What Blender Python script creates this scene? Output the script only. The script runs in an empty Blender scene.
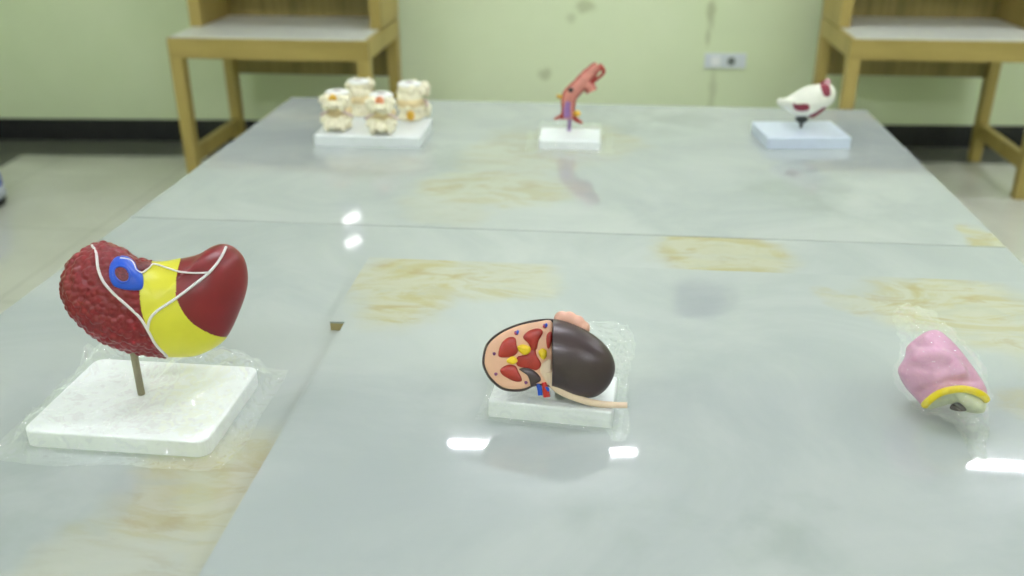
import bpy, bmesh, math, random
from mathutils import Vector, Matrix, noise
random.seed(7)
S = bpy.context.scene
C = S.collection
PI = math.pi
TABLE = 0.75                     # table top above the floor
CAMZ = TABLE + 0.87

# ------------------------------------------------------------------ camera
F_PX, PITCH, YAW = 935.8, 0.428917, 0.0960356
FW = Vector((-math.sin(YAW)*math.cos(PITCH), math.cos(YAW)*math.cos(PITCH), -math.sin(PITCH)))
RT = Vector((math.cos(YAW), math.sin(YAW), 0))
UP = RT.cross(FW)
EYE = Vector((0, 0, CAMZ))
cam_d = bpy.data.cameras.new('camera')
cam = bpy.data.objects.new('camera', cam_d)
C.objects.link(cam)
cam.matrix_world = Matrix((( RT.x, UP.x, -FW.x, EYE.x), (RT.y, UP.y, -FW.y, EYE.y), (RT.z, UP.z, -FW.z, EYE.z), (0, 0, 0, 1)))
cam_d.sensor_width = 36
cam_d.lens = F_PX/1024*36
cam_d.clip_start = 0.02
cam_d.dof.use_dof = True
cam_d.dof.focus_distance = 1.62
cam_d.dof.aperture_fstop = 2.2
S.camera = cam


def ray(x, y):
    return FW*F_PX + RT*(x-512) + UP*(288-y)


def at(x, y, z=TABLE):
    """where the sight line of a picture point meets the level plane z"""
    d = ray(x, y)
    return EYE + d*((z-CAMZ)/d.z)


# ------------------------------------------------------------------ materials
def lin(r, g, b):
    def f(c):
        c /= 255
        return c/12.92 if c <= .04045 else ((c+.055)/1.055)**2.4
    return (f(r), f(g), f(b), 1)


MATS = {}


class NT:
    def __init__(s, name):
        s.m = bpy.data.materials.new(name)
        s.m.use_nodes = True
        s.t = s.m.node_tree
        s.t.nodes.clear()
        s.out = s.n('ShaderNodeOutputMaterial')

    def n(s, k, **kw):
        x = s.t.nodes.new(k)
        for a, v in kw.items():
            if a.startswith('i_'):
                x.inputs[a[2:].replace('_', ' ')].default_value = v
            else:
                setattr(x, a, v)
        return x

    def l(s, a, b):
        s.t.links.new(a, b)

    def math(s, op, a, b=None, clamp=False):
        x = s.n('ShaderNodeMath', operation=op, use_clamp=clamp)
        for i, v in enumerate((a, b)):
            if v is None:
                continue
            if isinstance(v, (int, float)):
                x.inputs[i].default_value = v
            else:
                s.l(v, x.inputs[i])
        return x.outputs[0]

    def mix(s, f, a, b):
        x = s.n('ShaderNodeMix', data_type='RGBA')
        for i, v in ((0, f), (6, a), (7, b)):
            if isinstance(v, (int, float, tuple)):
                x.inputs[i].default_value = v
            else:
                s.l(v, x.inputs[i])
        return x.outputs[2]

    def coords(s):
        return s.n('ShaderNodeTexCoord').outputs['Object']

    def noise(s, co, scale, detail=4, rough=.55, dist=0):
        x = s.n('ShaderNodeTexNoise')
        x.inputs['Scale'].default_value = scale
        x.inputs['Detail'].default_value = detail
        x.inputs['Roughness'].default_value = rough
        x.inputs['Distortion'].default_value = dist
        s.l(co, x.inputs['Vector'])
        return x.outputs['Fac']

    def ramp(s, v, lo, hi, a=0., b=1.):
        x = s.n('ShaderNodeMapRange', interpolation_type='SMOOTHSTEP')
        x.inputs[1].default_value = lo
        x.inputs[2].default_value = hi
        x.inputs[3].default_value = a
        x.inputs[4].default_value = b
        s.l(v, x.inputs[0])
        return x.outputs[0]

    def bsdf(s, col, rough=.5, spec=.5, bump=None, bstr=.2, bdist=.01, **kw):
        b = s.n('ShaderNodeBsdfPrincipled')
        for k, v in (('Base Color', col), ('Roughness', rough), ('Specular IOR Level', spec)):
            if isinstance(v, (int, float, tuple)):
                b.inputs[k].default_value = v
            else:
                s.l(v, b.inputs[k])
        for k, v in kw.items():
            b.inputs[k.replace('_', ' ')].default_value = v
        if bump is not None:
            u = s.n('ShaderNodeBump')
            u.inputs['Strength'].default_value = bstr
            u.inputs['Distance'].default_value = bdist
            s.l(bump, u.inputs['Height'])
            s.l(u.outputs[0], b.inputs['Normal'])
        s.l(b.outputs[0], s.out.inputs[0])
        return b


def plain(name, rgb, rough=.45, var=.06, scale=30, spec=.5, bump=0., bscale=200):
    """painted or moulded surface with a faint uneven tone"""
    t = NT(name)
    c = lin(*rgb)
    co = t.coords()
    n = t.noise(co, scale, 3)
    d = tuple(min(1, x*(1-var)) for x in c[:3])+(1,)
    e = tuple(min(1, x*(1+var)) for x in c[:3])+(1,)
    col = t.mix(t.ramp(n, .3, .7), d, e)
    t.bsdf(col, rough, spec, t.noise(co, bscale, 2) if bump else None, bump, .002)
    return t.m


def wood(name, a, b, scale=(1, 1, 1), rough=.45):
    t = NT(name)
    co = t.coords()
    mp = t.n('ShaderNodeMapping')
    mp.inputs['Scale'].default_value = scale
    t.l(co, mp.inputs[0])
    n1 = t.noise(mp.outputs[0], 6, 5, .6, .6)
    n2 = t.noise(mp.outputs[0], 28, 3, .6)
    f = t.math('ADD', t.math('MULTIPLY', n1, .7), t.math('MULTIPLY', n2, .3))
    t.bsdf(t.mix(t.ramp(f, .35, .65), lin(*a), lin(*b)), rough)
    return t.m


def marble(name, org, patches, greys=(), tile=None):
    """pale polished marble; patches = ochre veined areas (cx, cy, rx, ry, angle, weight) in metres"""
    t = NT(name)
    co = t.coords()
    nb = t.noise(co, 2.2, 6, .6, .8)
    col = t.mix(t.ramp(nb, .3, .72), lin(170, 178, 177), lin(186, 192, 189))
    # distorted coordinates make the edges of the veined areas ragged
    nv = t.n('ShaderNodeTexNoise')
    nv.inputs['Scale'].default_value = 5
    nv.inputs['Detail'].default_value = 5
    nv.inputs['Roughness'].default_value = .55
    t.l(co, nv.inputs['Vector'])
    sub = t.n('ShaderNodeVectorMath', operation='SUBTRACT')
    t.l(nv.outputs['Color'], sub.inputs[0])
    sub.inputs[1].default_value = (.5, .5, .5)
    sc = t.n('ShaderNodeVectorMath', operation='SCALE')
    t.l(sub.outputs[0], sc.inputs[0])
    sc.inputs['Scale'].default_value = .28
    ad = t.n('ShaderNodeVectorMath', operation='ADD')
    t.l(co, ad.inputs[0])
    t.l(sc.outputs[0], ad.inputs[1])

    def area(lst, src):
        m = None
        for (cx, cy, rx, ry, ang, w) in lst:
            s1 = t.n('ShaderNodeVectorMath', operation='SUBTRACT')
            t.l(src, s1.inputs[0])
            s1.inputs[1].default_value = (cx-org.x, cy-org.y, 0)
            mp = t.n('ShaderNodeMapping')
            mp.vector_type = 'POINT'
            rot = t.n('ShaderNodeVectorRotate', rotation_type='Z_AXIS')
            t.l(s1.outputs[0], rot.inputs['Vector'])
            rot.inputs['Angle'].default_value = -ang
            mp.inputs['Scale'].default_value = (1/rx, 1/ry, 0)
            t.l(rot.outputs[0], mp.inputs[0])
            ln = t.n('ShaderNodeVectorMath', operation='LENGTH')
            t.l(mp.outputs[0], ln.inputs[0])
            v = t.math('MULTIPLY', t.ramp(ln.outputs['Value'], .55, 1.15, 1, 0), w)
            m = v if m is None else t.math('MAXIMUM', m, v)
        return m
    if greys:
        g = area(greys, ad.outputs[0])
        gn = t.ramp(t.noise(co, 5, 4, .55, .3), .35, .65)
        col = t.mix(t.math('MULTIPLY', g, t.math('MULTIPLY', gn, .5)), col, lin(150, 161, 154))
    if patches:
        m = area(patches, ad.outputs[0])
        mp = t.n('ShaderNodeMapping')
        mp.inputs['Rotation'].default_value = (0, 0, -.35)
        mp.inputs['Scale'].default_value = (.55, 1.25, 1)
        t.l(co, mp.inputs[0])
        wv = t.noise(mp.outputs[0], 5.5, 5, .6, .9)
        tint = t.mix(t.ramp(wv, .34, .48), lin(178, 170, 124), lin(188, 188, 164))
        tint = t.mix(t.ramp(wv, .5, .64), tint, lin(180, 173, 130))
        fine = t.noise(mp.outputs[0], 15, 5, .6, .8)
        tint = t.mix(t.math('MULTIPLY', t.ramp(fine, .52, .68), .6), tint, lin(168, 152, 104))
        tint = t.mix(t.math('MULTIPLY', t.ramp(fine, .46, .32), .6), tint, lin(176, 178, 158))
        m = t.math('MULTIPLY', m, t.ramp(t.noise(mp.outputs[0], 8, 4), .28, .46, .7, 1.))
        col = t.mix(m, col, tint)
    b = t.bsdf(col, .03, .58)
    return t.m


def film(name, gloss=.105, scale=26, dist=.014, haze=.01):
    t = NT(name)
    co = t.coords()
    n = t.noise(co, scale, 1.2, .5, 1.5)
    bp = t.n('ShaderNodeBump')
    bp.inputs['Strength'].default_value = .8
    bp.inputs['Distance'].default_value = dist
    t.l(n, bp.inputs['Height'])
    tr = t.n('ShaderNodeBsdfTransparent')
    tr.inputs[0].default_value = (.955, .958, .958, 1)
    # a thin clear skin: lets nearly all light through and adds a weak mirror gloss
    gl = t.n('ShaderNodeBsdfGlossy')
    gl.inputs['Color'].default_value = (gloss, gloss, gloss, 1)
    gl.inputs['Roughness'].default_value = .06
    t.l(bp.outputs[0], gl.inputs['Normal'])
    dd = t.n('ShaderNodeBsdfDiffuse')
    dd.inputs[0].default_value = (.95, .96, .97, 1)
    mb = t.n('ShaderNodeMixShader')
    mb.inputs[0].default_value = haze
    t.l(tr.outputs[0], mb.inputs[1])
    t.l(dd.outputs[0], mb.inputs[2])
    mx = t.n('ShaderNodeAddShader')
    t.l(mb.outputs[0], mx.inputs[0])
    t.l(gl.outputs[0], mx.inputs[1])
    t.l(mx.outputs[0], t.out.inputs[0])
    return t.m


def emit(name, rgb, s):
    t = NT(name)
    e = t.n('ShaderNodeEmission')
    e.inputs[0].default_value = rgb+(1,)
    e.inputs[1].default_value = s
    t.l(e.outputs[0], t.out.inputs[0])
    return t.m


# ------------------------------------------------------------------ object helpers
def link(name, bm, mat, parent=None, org=None, smooth=True, kind=None):
    me = bpy.data.meshes.new(name)
    if org is not None:
        bmesh.ops.translate(bm, verts=bm.verts, vec=-org)
    bmesh.ops.recalc_face_normals(bm, faces=bm.faces)
    bm.to_mesh(me)
    bm.free()
    for p in me.polygons:
        p.use_smooth = smooth
    o = bpy.data.objects.new(name, me)
    me.materials.append(mat)
    C.objects.link(o)
    if parent is not None:
        o.parent = parent
    if kind:
        o['kind'] = kind
    return o


def tag(o, label, cat, group=None):
    o['label'] = label
    o['category'] = cat
    if group:
        o['group'] = group
    return o


def thing(name, label, cat, loc, rz=0, group=None):
    o = bpy.data.objects.new(name, None)
    o.empty_display_size = .05
    C.objects.link(o)
    o.location = loc
    o.rotation_euler = (0, 0, rz)
    return tag(o, label, cat, group)


def box(bm, x0, x1, y0, y1, z0, z1, bev=0.):
    b = bmesh.new()
    bmesh.ops.create_cube(b, size=1)
    bmesh.ops.scale(b, vec=(x1-x0, y1-y0, z1-z0), verts=b.verts)
    bmesh.ops.translate(b, vec=((x0+x1)/2, (y0+y1)/2, (z0+z1)/2), verts=b.verts)
    if bev:
        bmesh.ops.bevel(b, geom=b.edges[:], offset=bev, segments=2, profile=.5, affect='EDGES')
    add(bm, b)


def add(bm, b):
    me = bpy.data.meshes.new('tmp')
    b.to_mesh(me)
    b.free()
    bm.from_mesh(me)
    bpy.data.meshes.remove(me)


def bx(*a, bev=0.):
    bm = bmesh.new()
    box(bm, *a, bev=bev)
    return bm


def prism(pts, z0, z1, bev=0.):
    """level outline (x, y) raised from z0 to z1"""
    bm = bmesh.new()
    f = bm.faces.new([bm.verts.new((p[0], p[1], z0)) for p in pts])
    r = bmesh.ops.extrude_face_region(bm, geom=[f])
    bmesh.ops.translate(bm, vec=(0, 0, z1-z0), verts=[v for v in r['geom'] if isinstance(v, bmesh.types.BMVert)])
    bmesh.ops.recalc_face_normals(bm, faces=bm.faces)
    if bev:
        bmesh.ops.bevel(bm, geom=bm.edges[:], offset=bev, segments=2, profile=.5, affect='EDGES')
    return bm


def beam(bm, a, b, w, d, w2=None, d2=None):
    """straight bar with a rectangular section between two points (upright ones keep their section level)"""
    w2 = w if w2 is None else w2
    d2 = d if d2 is None else d2
    a, b = Vector(a), Vector(b)
    vs = []
    for p, ww, dd in ((a, w, d), (b, w2, d2)):
        for sx, sy in ((-1, -1), (1, -1), (1, 1), (-1, 1)):
            vs.append(bm.verts.new(p+Vector((sx*ww/2, sy*dd/2, 0))))
    for q in ((3, 2, 1, 0), (4, 5, 6, 7), (0, 1, 5, 4), (1, 2, 6, 5), (2, 3, 7, 6), (3, 0, 4, 7)):
        bm.faces.new([vs[i] for i in q])


def smooth_line(pts, n=8, closed=False):
    P = [Vector(p) for p in pts]
    out = []
    k = len(P)
    rng = range(k) if closed else range(k-1)
    for i in rng:
        if closed:
            a, b, c, d = P[(i-1) % k], P[i], P[(i+1) % k], P[(i+2) % k]
        else:
            a, b, c, d = P[max(i-1, 0)], P[i], P[i+1], P[min(i+2, k-1)]
        for j in range(n):
            t = j/n
            out.append(.5*((2*b)+(c-a)*t+(2*a-5*b+4*c-d)*t*t+(3*b-a-3*c+d)*t**3))
    if not closed:
        out.append(P[-1])
    return out


def tube(bm, pts, r, seg=10, flat=1., nrm=None, caps=True):
    """round (or flattened along nrm) tube through points; r a number or a list"""
    n = len(pts)
    rings = []
    prev = None
    for i, p in enumerate(pts):
        t = (pts[min(i+1, n-1)]-pts[max(i-1, 0)]).normalized()
        if nrm is not None:
            a = (nrm-t*nrm.dot(t)).normalized()
        elif prev is None:
            a = t.orthogonal().normalized()
        else:
            a = (prev-t*prev.dot(t)).normalized()
        prev = a
        b = t.cross(a)
        rr = r[i] if isinstance(r, (list, tuple)) else r
        rings.append([bm.verts.new(p+a*(math.cos(2*PI*k/seg)*rr*flat)+b*(math.sin(2*PI*k/seg)*rr)) for k in range(seg)])
    for i in range(n-1):
        for k in range(seg):
            bm.faces.new((rings[i][k], rings[i][(k+1) % seg], rings[i+1][(k+1) % seg], rings[i+1][k]))
    if caps:
        bm.faces.new(rings[0][::-1])
        bm.faces.new(rings[-1])


def ball(bm, c, r, sx=1, sy=1, sz=1, rot=None, sub=3):
    m = Matrix.Translation(c)
    if rot is not None:
        m = m @ rot
    m = m @ Matrix.Diagonal((r*sx, r*sy, r*sz, 1))
    bmesh.ops.create_icosphere(bm, subdivisions=sub, radius=1, matrix=m)


def cyl(bm, a, b, r1, r2=None, seg=24):
    a, b = Vector(a), Vector(b)
    tube(bm, [a, b], [r1, r1 if r2 is None else r2], seg)


def merged(bm, voxel, smooth=3, fac=.6):
    """fuse overlapping lumps into one continuous skin"""
    me = bpy.data.meshes.new('tmp')
    bm.to_mesh(me)
    bm.free()
    o = bpy.data.objects.new('tmp', me)
    C.objects.link(o)
    m = o.modifiers.new('r', 'REMESH')
    m.mode = 'VOXEL'
    m.voxel_size = voxel
    s = o.modifiers.new('s', 'SMOOTH')
    s.iterations = smooth
    s.factor = fac
    dg = bpy.context.evaluated_depsgraph_get()
    dg.update()
    me2 = bpy.data.meshes.new_from_object(o.evaluated_get(dg))
    b = bmesh.new()
    b.from_mesh(me2)
    bpy.data.objects.remove(o)
    bpy.data.meshes.remove(me)
    bpy.data.meshes.remove(me2)
    return b


class Plane:
    """a plane in the room: origin p0, axes U (right), V (up), N (towards the viewer's side)"""
    def __init__(s, p0, n):
        s.p0 = Vector(p0)
        s.N = n.normalized()
        s.U = Vector((0, 0, 1)).cross(s.N).normalized()
        s.V = s.N.cross(s.U)

    def uv(s, x, y):
        d = ray(x, y)
        t = (s.p0-EYE).dot(s.N)/d.dot(s.N)
        q = EYE+d*t-s.p0
        return Vector((q.dot(s.U), q.dot(s.V), 0))

    def uvs(s, pts):
        return [s.uv(*p) for p in pts]

    def w(s, u, v, z=0.):
        return s.p0+s.U*u+s.V*v+s.N*z


def inside(p, poly):
    r = False
    n = len(poly)
    for i in range(n):
        a, b = poly[i], poly[i-1]
        if (a[1] > p[1]) != (b[1] > p[1]) and p[0] < (b[0]-a[0])*(p[1]-a[1])/(b[1]-a[1])+a[0]:
            r = not r
    return r


class Bulge:
    """a solid swelling evenly inside a closed outline in plane coordinates"""
    def __init__(s, pl, outline, tf, tb, na=120, nr=20, centre=None, p=2., q=2., rounder=6):
        s.pl, s.tf, s.tb, s.na, s.nr, s.p, s.q = pl, tf, tb, na, nr, p, q
        poly = smooth_line(outline, rounder, True)
        s.poly = poly
        if centre is None:
            centre = sum(poly, Vector((0, 0, 0)))/len(poly)
        s.c = Vector(centre)
        s.R = []
        for k in range(na):
            a = 2*PI*k/na
            dx, dy = math.cos(a), math.sin(a)
            best = 0.
            for i in range(len(poly)):
                p1, p2 = poly[i-1]-s.c, poly[i]-s.c
                ex, ey = p2.x-p1.x, p2.y-p1.y
                den = dx*ey-dy*ex
                if abs(den) < 1e-12:
                    continue
                t = (p1.x*ey-p1.y*ex)/den
                w = (p1.x*dy-p1.y*dx)/den
                if -1e-6 <= w <= 1+1e-6 and t > best:
                    best = t
            s.R.append(best)

    def h(s, sr):
        return max(0., 1-sr**s.p)**(1/s.q)

    def z(s, u, v):
        a = (math.atan2(v-s.c.y, u-s.c.x) % (2*PI))/(2*PI)*s.na
        k = int(a) % s.na
        f = a-int(a)
        R = s.R[k]*(1-f)+s.R[(k+1) % s.na]*f
        return s.tf*s.h(min(1, math.hypot(u-s.c.x, v-s.c.y)/R))

    def trace(s, pts, off=0.):
        """plane coordinates whose raised surface point lies on the sight line of each picture point"""
        out = []
        for x, y in pts:
            p = s.pl.uv(x, y)
            for _ in range(5):
                z = s.z(p.x, p.y)+off
                p = Plane(s.pl.p0+s.pl.N*z, s.pl.N).uv(x, y)
            out.append(p)
        return out

    def grid(s):
        """plane coordinates (u, v, z) and faces"""
        V, Fc = [], []
        ring = {}
        for side, T in ((1, s.tf), (-1, s.tb)):
            for i in range(s.nr):
                sr = math.sin(PI/2*i/s.nr)
                for k in range(s.na if i else 1):
                    a = 2*PI*k/s.na
                    ring[side, i, k] = len(V)
                    V.append((s.c.x+math.cos(a)*s.R[k]*sr, s.c.y+math.sin(a)*s.R[k]*sr, side*T*s.h(sr)))
        for k in range(s.na):
            a = 2*PI*k/s.na
            ring[1, s.nr, k] = ring[-1, s.nr, k] = len(V)
            V.append((s.c.x+math.cos(a)*s.R[k], s.c.y+math.sin(a)*s.R[k], 0))
        for side in (1, -1):
            for i in range(s.nr):
                for k in range(s.na):
                    k2 = (k+1) % s.na
                    if i == 0:
                        f = [ring[side, 0, 0], ring[side, 1, k], ring[side, 1, k2]]
                    else:
                        f = [ring[side, i, k], ring[side, i+1, k], ring[side, i+1, k2], ring[side, i, k2]]
                    Fc.append(f if side == 1 else f[::-1])
        return V, Fc

    def bm(s, disp=None, keep=None, world=True):
        V, Fc = s.grid()
        if keep:
            Fc = [f for f in Fc if keep(sum(V[i][0] for i in f)/len(f), sum(V[i][1] for i in f)/len(f), sum(V[i][2] for i in f)/len(f))]
        used = sorted({i for f in Fc for i in f})
        b = bmesh.new()
        mp = {i: b.verts.new(V[i]) for i in used}
        for f in Fc:
            b.faces.new([mp[i] for i in f])
        b.normal_update()
        if disp:
            mv = [(v, v.normal*disp(v.co)) for v in b.verts]
            for v, d in mv:
                v.co = v.co+d
        if world:
            s.world(b)
        return b

    def world(s, b):
        for v in b.verts:
            v.co = s.pl.w(*v.co)


# ------------------------------------------------------------------ shared materials
M_white = plain('white_plastic', (240, 243, 244), .35, .02)
M_white_b = plain('white_painted_board', (236, 241, 242), .4, .02)
M_wood = wood('pale_oak_veneer', (160, 141, 74), (178, 158, 90), (1, 1, .12))
M_wood_x = wood('pale_oak_veneer_lengthwise', (160, 141, 74), (178, 158, 90), (.12, 1, 1))
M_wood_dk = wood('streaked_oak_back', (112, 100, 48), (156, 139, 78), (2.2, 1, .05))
M_core = wood('fibreboard_edge', (176, 160, 112), (190, 174, 126), (1, 1, 1), .7)
M_film = film('clear_crinkled_film')
M_film_bag = film('clear_bag_film', .08, 32, .012, .005)

# ------------------------------------------------------------------ room
WA = Vector((-3.03, 5.52, 0))
WB = Vector((2.37, 5.88, 0))
WD = (WB-WA).normalized()                # along the back wall
WN = Vector((WD.y, -WD.x, 0))            # out of the back wall into the room
CORNER = WA+WD*-.96
CEIL = 3.2
WLEN, RLEN = 9.2, 8.6


def wp(a, b, z):
    """a along the back wall from the left corner, b out into the room"""
    return CORNER+WD*a+WN*b+Vector((0, 0, z))


def room_box(a0, a1, b0, b1, z0, z1, bev=0.):
    bm = bx(a0, a1, b0, b1, z0, z1, bev=bev)
    for v in bm.verts:
        v.co = wp(v.co.x, v.co.y, v.co.z)
    return bm


def wall_paint(name, marks):
    t = NT(name)
    co = t.coords()
    n = t.noise(co, 1.1, 4, .6)
    col = t.mix(t.ramp(n, .3, .7), lin(216, 229, 190), lin(223, 234, 198))
    d = t.noise(co, 14, 4, .6)
    m = None
    for (p, rx, rz, w) in marks:
        s1 = t.n('ShaderNodeVectorMath', operation='SUBTRACT')
        t.l(co, s1.inputs[0])
        s1.inputs[1].default_value = p
        s2 = t.n('ShaderNodeVectorMath', operation='MULTIPLY')
        t.l(s1.outputs[0], s2.inputs[0])
        s2.inputs[1].default_value = (1/rx, .5, 1/rz)
        ln = t.n('ShaderNodeVectorMath', operation='LENGTH')
        t.l(s2.outputs[0], ln.inputs[0])
        v = t.math('ADD', ln.outputs['Value'], t.math('MULTIPLY', t.math('SUBTRACT', d, .5), 1.6))
        v = t.math('MULTIPLY', t.ramp(v, .3, 1.1, 1, 0), w)
        m = v if m is None else t.math('MAXIMUM', m, v)
    if m is not None:
        col = t.mix(m, col, lin(150, 156, 108))
    t.bsdf(col, .55, .3, t.noise(co, 120, 3), .08, .002)
    return t.m


def on_wall(x, y, off=0.):
    d = ray(x, y)
    p = CORNER+WN*off
    return EYE+d*((p-EYE).dot(WN)/d.dot(WN))


marks = [(tuple(on_wall(545, 74)), .05, .04, .45), (tuple(on_wall(584, 6)), .08, .05, .45),
         (tuple(on_wall(711, 14)), .035, .12, .5), (tuple(on_wall(708, 36)), .02, .08, .4),
         (tuple(on_wall(712, 92)), .03, .16, .3), (tuple(on_wall(572, 18)), .04, .04, .3)]
M_wall = wall_paint('pale_green_wall_paint', marks)
M_wall2 = wall_paint('pale_green_side_wall_paint', [])
M_ceil = plain('white_ceiling_paint', (236, 238, 232), .8, .02, 3)


def floor_mat():
    t = NT('cream_polished_floor_tile')
    co = t.coords()
    br = t.n('ShaderNodeTexBrick')
    br.offset = 0
    br.inputs['Scale'].default_value = 1
    br.inputs['Brick Width'].default_value = .8
    br.inputs['Row Height'].default_value = .8
    br.inputs['Mortar Size'].default_value = .002
    n = t.noise(co, 3, 5, .6)
    c = t.mix(t.ramp(n, .3, .7), lin(204, 205, 194), lin(214, 215, 205))
    t.l(co, br.inputs['Vector'])
    t.l(c, br.inputs['Color1'])
    t.l(c, br.inputs['Color2'])
    br.inputs['Mortar'].default_value = lin(150, 152, 138)
    t.bsdf(br.outputs['Color'], .12, .5)
    return t.m


M_floor = floor_mat()
M_border = plain('dark_granite_border', (96, 98, 90), .3, .25, 60)
M_skirt = plain('black_skirting_tile', (38, 38, 40), .25, .15, 40)

link('floor', room_box(-.2, WLEN, -.2, RLEN, -.06, 0), M_floor, smooth=False, kind='structure')
link('ceiling', room_box(-.2, WLEN, -.2, RLEN, CEIL, CEIL+.1), M_ceil, smooth=False, kind='structure')
link('wall_back', room_box(-.2, WLEN, -.2, 0, 0, CEIL), M_wall, smooth=False, kind='structure')
link('wall_left', room_box(-.2, 0, 0, RLEN, 0, CEIL), M_wall2, smooth=False, kind='structure')
link('wall_right', room_box(WLEN-.2, WLEN, 0, RLEN, 0, CEIL), M_wall2, smooth=False, kind='structure')
link('wall_front', room_box(0, WLEN-.2, RLEN-.2, RLEN, 0, CEIL), M_wall2, smooth=False, kind='structure')
link('baseboard_back', room_box(.012, WLEN-.2, 0, .012, .004, .142, .002), M_skirt, smooth=False, kind='structure')
link('baseboard_left', room_box(0, .012, 0, RLEN-.2, .004, .142, .002), M_skirt, smooth=False, kind='structure')
link('trim_1', room_box(0, WLEN-.2, .0, .33, 0, .004), M_border, smooth=False, kind='structure')
link('trim_2', room_box(0, .5, .33, RLEN-.2, 0, .004), M_border, smooth=False, kind='structure')

# wall socket
M_socket = plain('socket_plastic', (214, 222, 226), .35, .02)
M_hole = plain('socket_hole_dark', (112, 120, 118), .5, .05)
sp = (on_wall(704, 60.5)+on_wall(746, 61))/2
socket = thing('wall_socket', 'white double wall socket plate on the green wall between the two desks', 'socket', sp)
RW = Matrix((WD, WN, Vector((0, 0, 1)))).transposed().to_4x4()


def on_socket(bm):
    bmesh.ops.transform(bm, matrix=RW, verts=bm.verts)
    return bm


link('plate', on_socket(bx(-.124, .124, 0, .014, -.045, .045, bev=.004)), M_socket, socket, smooth=False)
link('switch_rocker', on_socket(bx(-.085, -.03, .014, .019, -.028, .028, bev=.002)), M_white, socket, smooth=False)
fb = bmesh.new()
cyl(fb, (.035, .014, 0), (.035, .018, 0), .024)
so = link('socket_face', on_socket(fb), M_hole, socket, smooth=False)
pb = bmesh.new()
for dx, dz in ((-.008, -.005), (.008, -.005), (0, .009)):
    box(pb, .035+dx-.002, .035+dx+.002, .018, .0195, dz-.004, dz+.004)
link('pin_slots', on_socket(pb), M_skirt, so, smooth=False)

# ------------------------------------------------------------------ lamps
M_tube = emit('lit_fluorescent_tube', (.97, .98, 1.1), 205)
M_lamp_body = plain('lamp_housing_white', (232, 234, 234), .4, .02)


def reflected(x, y, zs, zc):
    p = at(x, y, zs)
    d = p-EYE
    d.z = -d.z
    return p+d*((zc-p.z)/d.z)


def tube_light(c, ang, label, length=1.2, group='ceiling tube lights'):
    t = thing('tube_light', label, 'light', (c.x, c.y, CEIL), ang, group)
    link('housing', bx(-length/2-.03, length/2+.03, -.035, .035, -.045, -.0005, bev=.006), M_lamp_body, t, smooth=False)
    b = bmesh.new()
    cyl(b, (-length/2, 0, -.075), (length/2, 0, -.075), .0075, seg=12)
    link('tube', b, M_tube, t)
    for s in (-1, 1):
        link('end_socket', bx(s*(length/2+.012)-.014, s*(length/2+.012)+.014, -.022, .022, -.1, -.045, bev=.003), M_lamp_body, t, smooth=False)


zt = CEIL-.075
p1, p2 = reflected(450, 443, TABLE+.02, zt), reflected(635, 452, TABLE+.02, zt)
p3 = reflected(966, 463, TABLE+.02, zt)
c1 = (p1+p2)/2
ang = math.atan2((p2-p1).y, (p2-p1).x)
dirv = (p2-p1).normalized()
L1 = (p2-p1).length
tube_light(c1, ang, 'ceiling tube light over the gap between the two desks', L1)
tube_light(Vector((p3.x, p3.y, 0))+dirv*L1/2, ang, 'ceiling tube light in front of the right desk', L1)
for yy in (2.2, -.6):  # two unseen rows of tubes, added to light the room
    for xx, nm in ((-2.3, 'left'), (.2, 'middle'), (2.7, 'right')):
        tube_light(Vector((xx, yy, 0)), 0.06, 'added unseen ceiling tube light %s, in the %s row, %s of three' % (
            'over the tables' if yy > 0 else 'behind the viewer', 'middle' if yy > 0 else 'rear', nm))

# small lit wall lamp and grey wall speaker (seen only as reflections in the marble)
M_glow = emit('lit_lamp_face', (1., .99, .97), 5)
pw = on_wall(353, 0)


def wall_hit(x, y, zs):
    p = at(x, y, zs)
    d = p-EYE
    d.z = -d.z
    return p+d*((CORNER-p).dot(WN)/d.dot(WN))


q = wall_hit(353, 228, TABLE)
lamp = thing('wall_lamp', 'small lit wall lamp above the left desk, mirrored in the marble', 'light', q)
link('backplate', on_socket(bx(-.07, .07, 0, .02, -.17, .17, bev=.004)), M_lamp_body, lamp, smooth=False)
for dz in (-.075, .085):
    df_ = bx(-.055, .055, .02, .045, -.022, .022, bev=.008)
    bmesh.ops.rotate(df_, cent=(0, 0, 0), matrix=Matrix.Rotation(.5, 3, 'Y'), verts=df_.verts)
    bmesh.ops.translate(df_, vec=(0, 0, dz), verts=df_.verts)
    link('diffuser', on_socket(df_), M_glow, lamp, smooth=False)
q = wall_hit(699, 298, TABLE+.02)
M_grey = plain('dark_grey_plastic', (70, 76, 82), .5, .05)
spk = thing('wall_speaker', 'dark grey speaker box high on the wall, mirrored in the marble', 'speaker', q)
link('case', on_socket(bx(-.16, .16, 0, .12, -.1, .1, bev=.03)), M_grey, spk, smooth=False)
link('grille', on_socket(bx(-.13, .13, .12, .124, -.07, .07, bev=.002)), M_skirt, spk, smooth=False)

# ------------------------------------------------------------------ marble tables
XL, XR, YB, YS, YN, YF = -1.243, 1.009, 3.649, 2.249, 1.99, .86
M_tab_edge = M_core


def patch(x0, y0, x1, y1, z=TABLE, w=1., ang=0., k=1.):
    a, b = at(x0, y1, z), at(x1, y0, z)
    c, d = at(x0, y0, z), at(x1, y1, z)
    cx = (a.x+b.x+c.x+d.x)/4
    cy = (a.y+b.y)/2
    rx = ((d.x-a.x)+(b.x-c.x))/4
    return (cx, cy, abs(rx)*k*1.12, abs(b.y-a.y)/2*k*1.12, ang, w)


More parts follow.
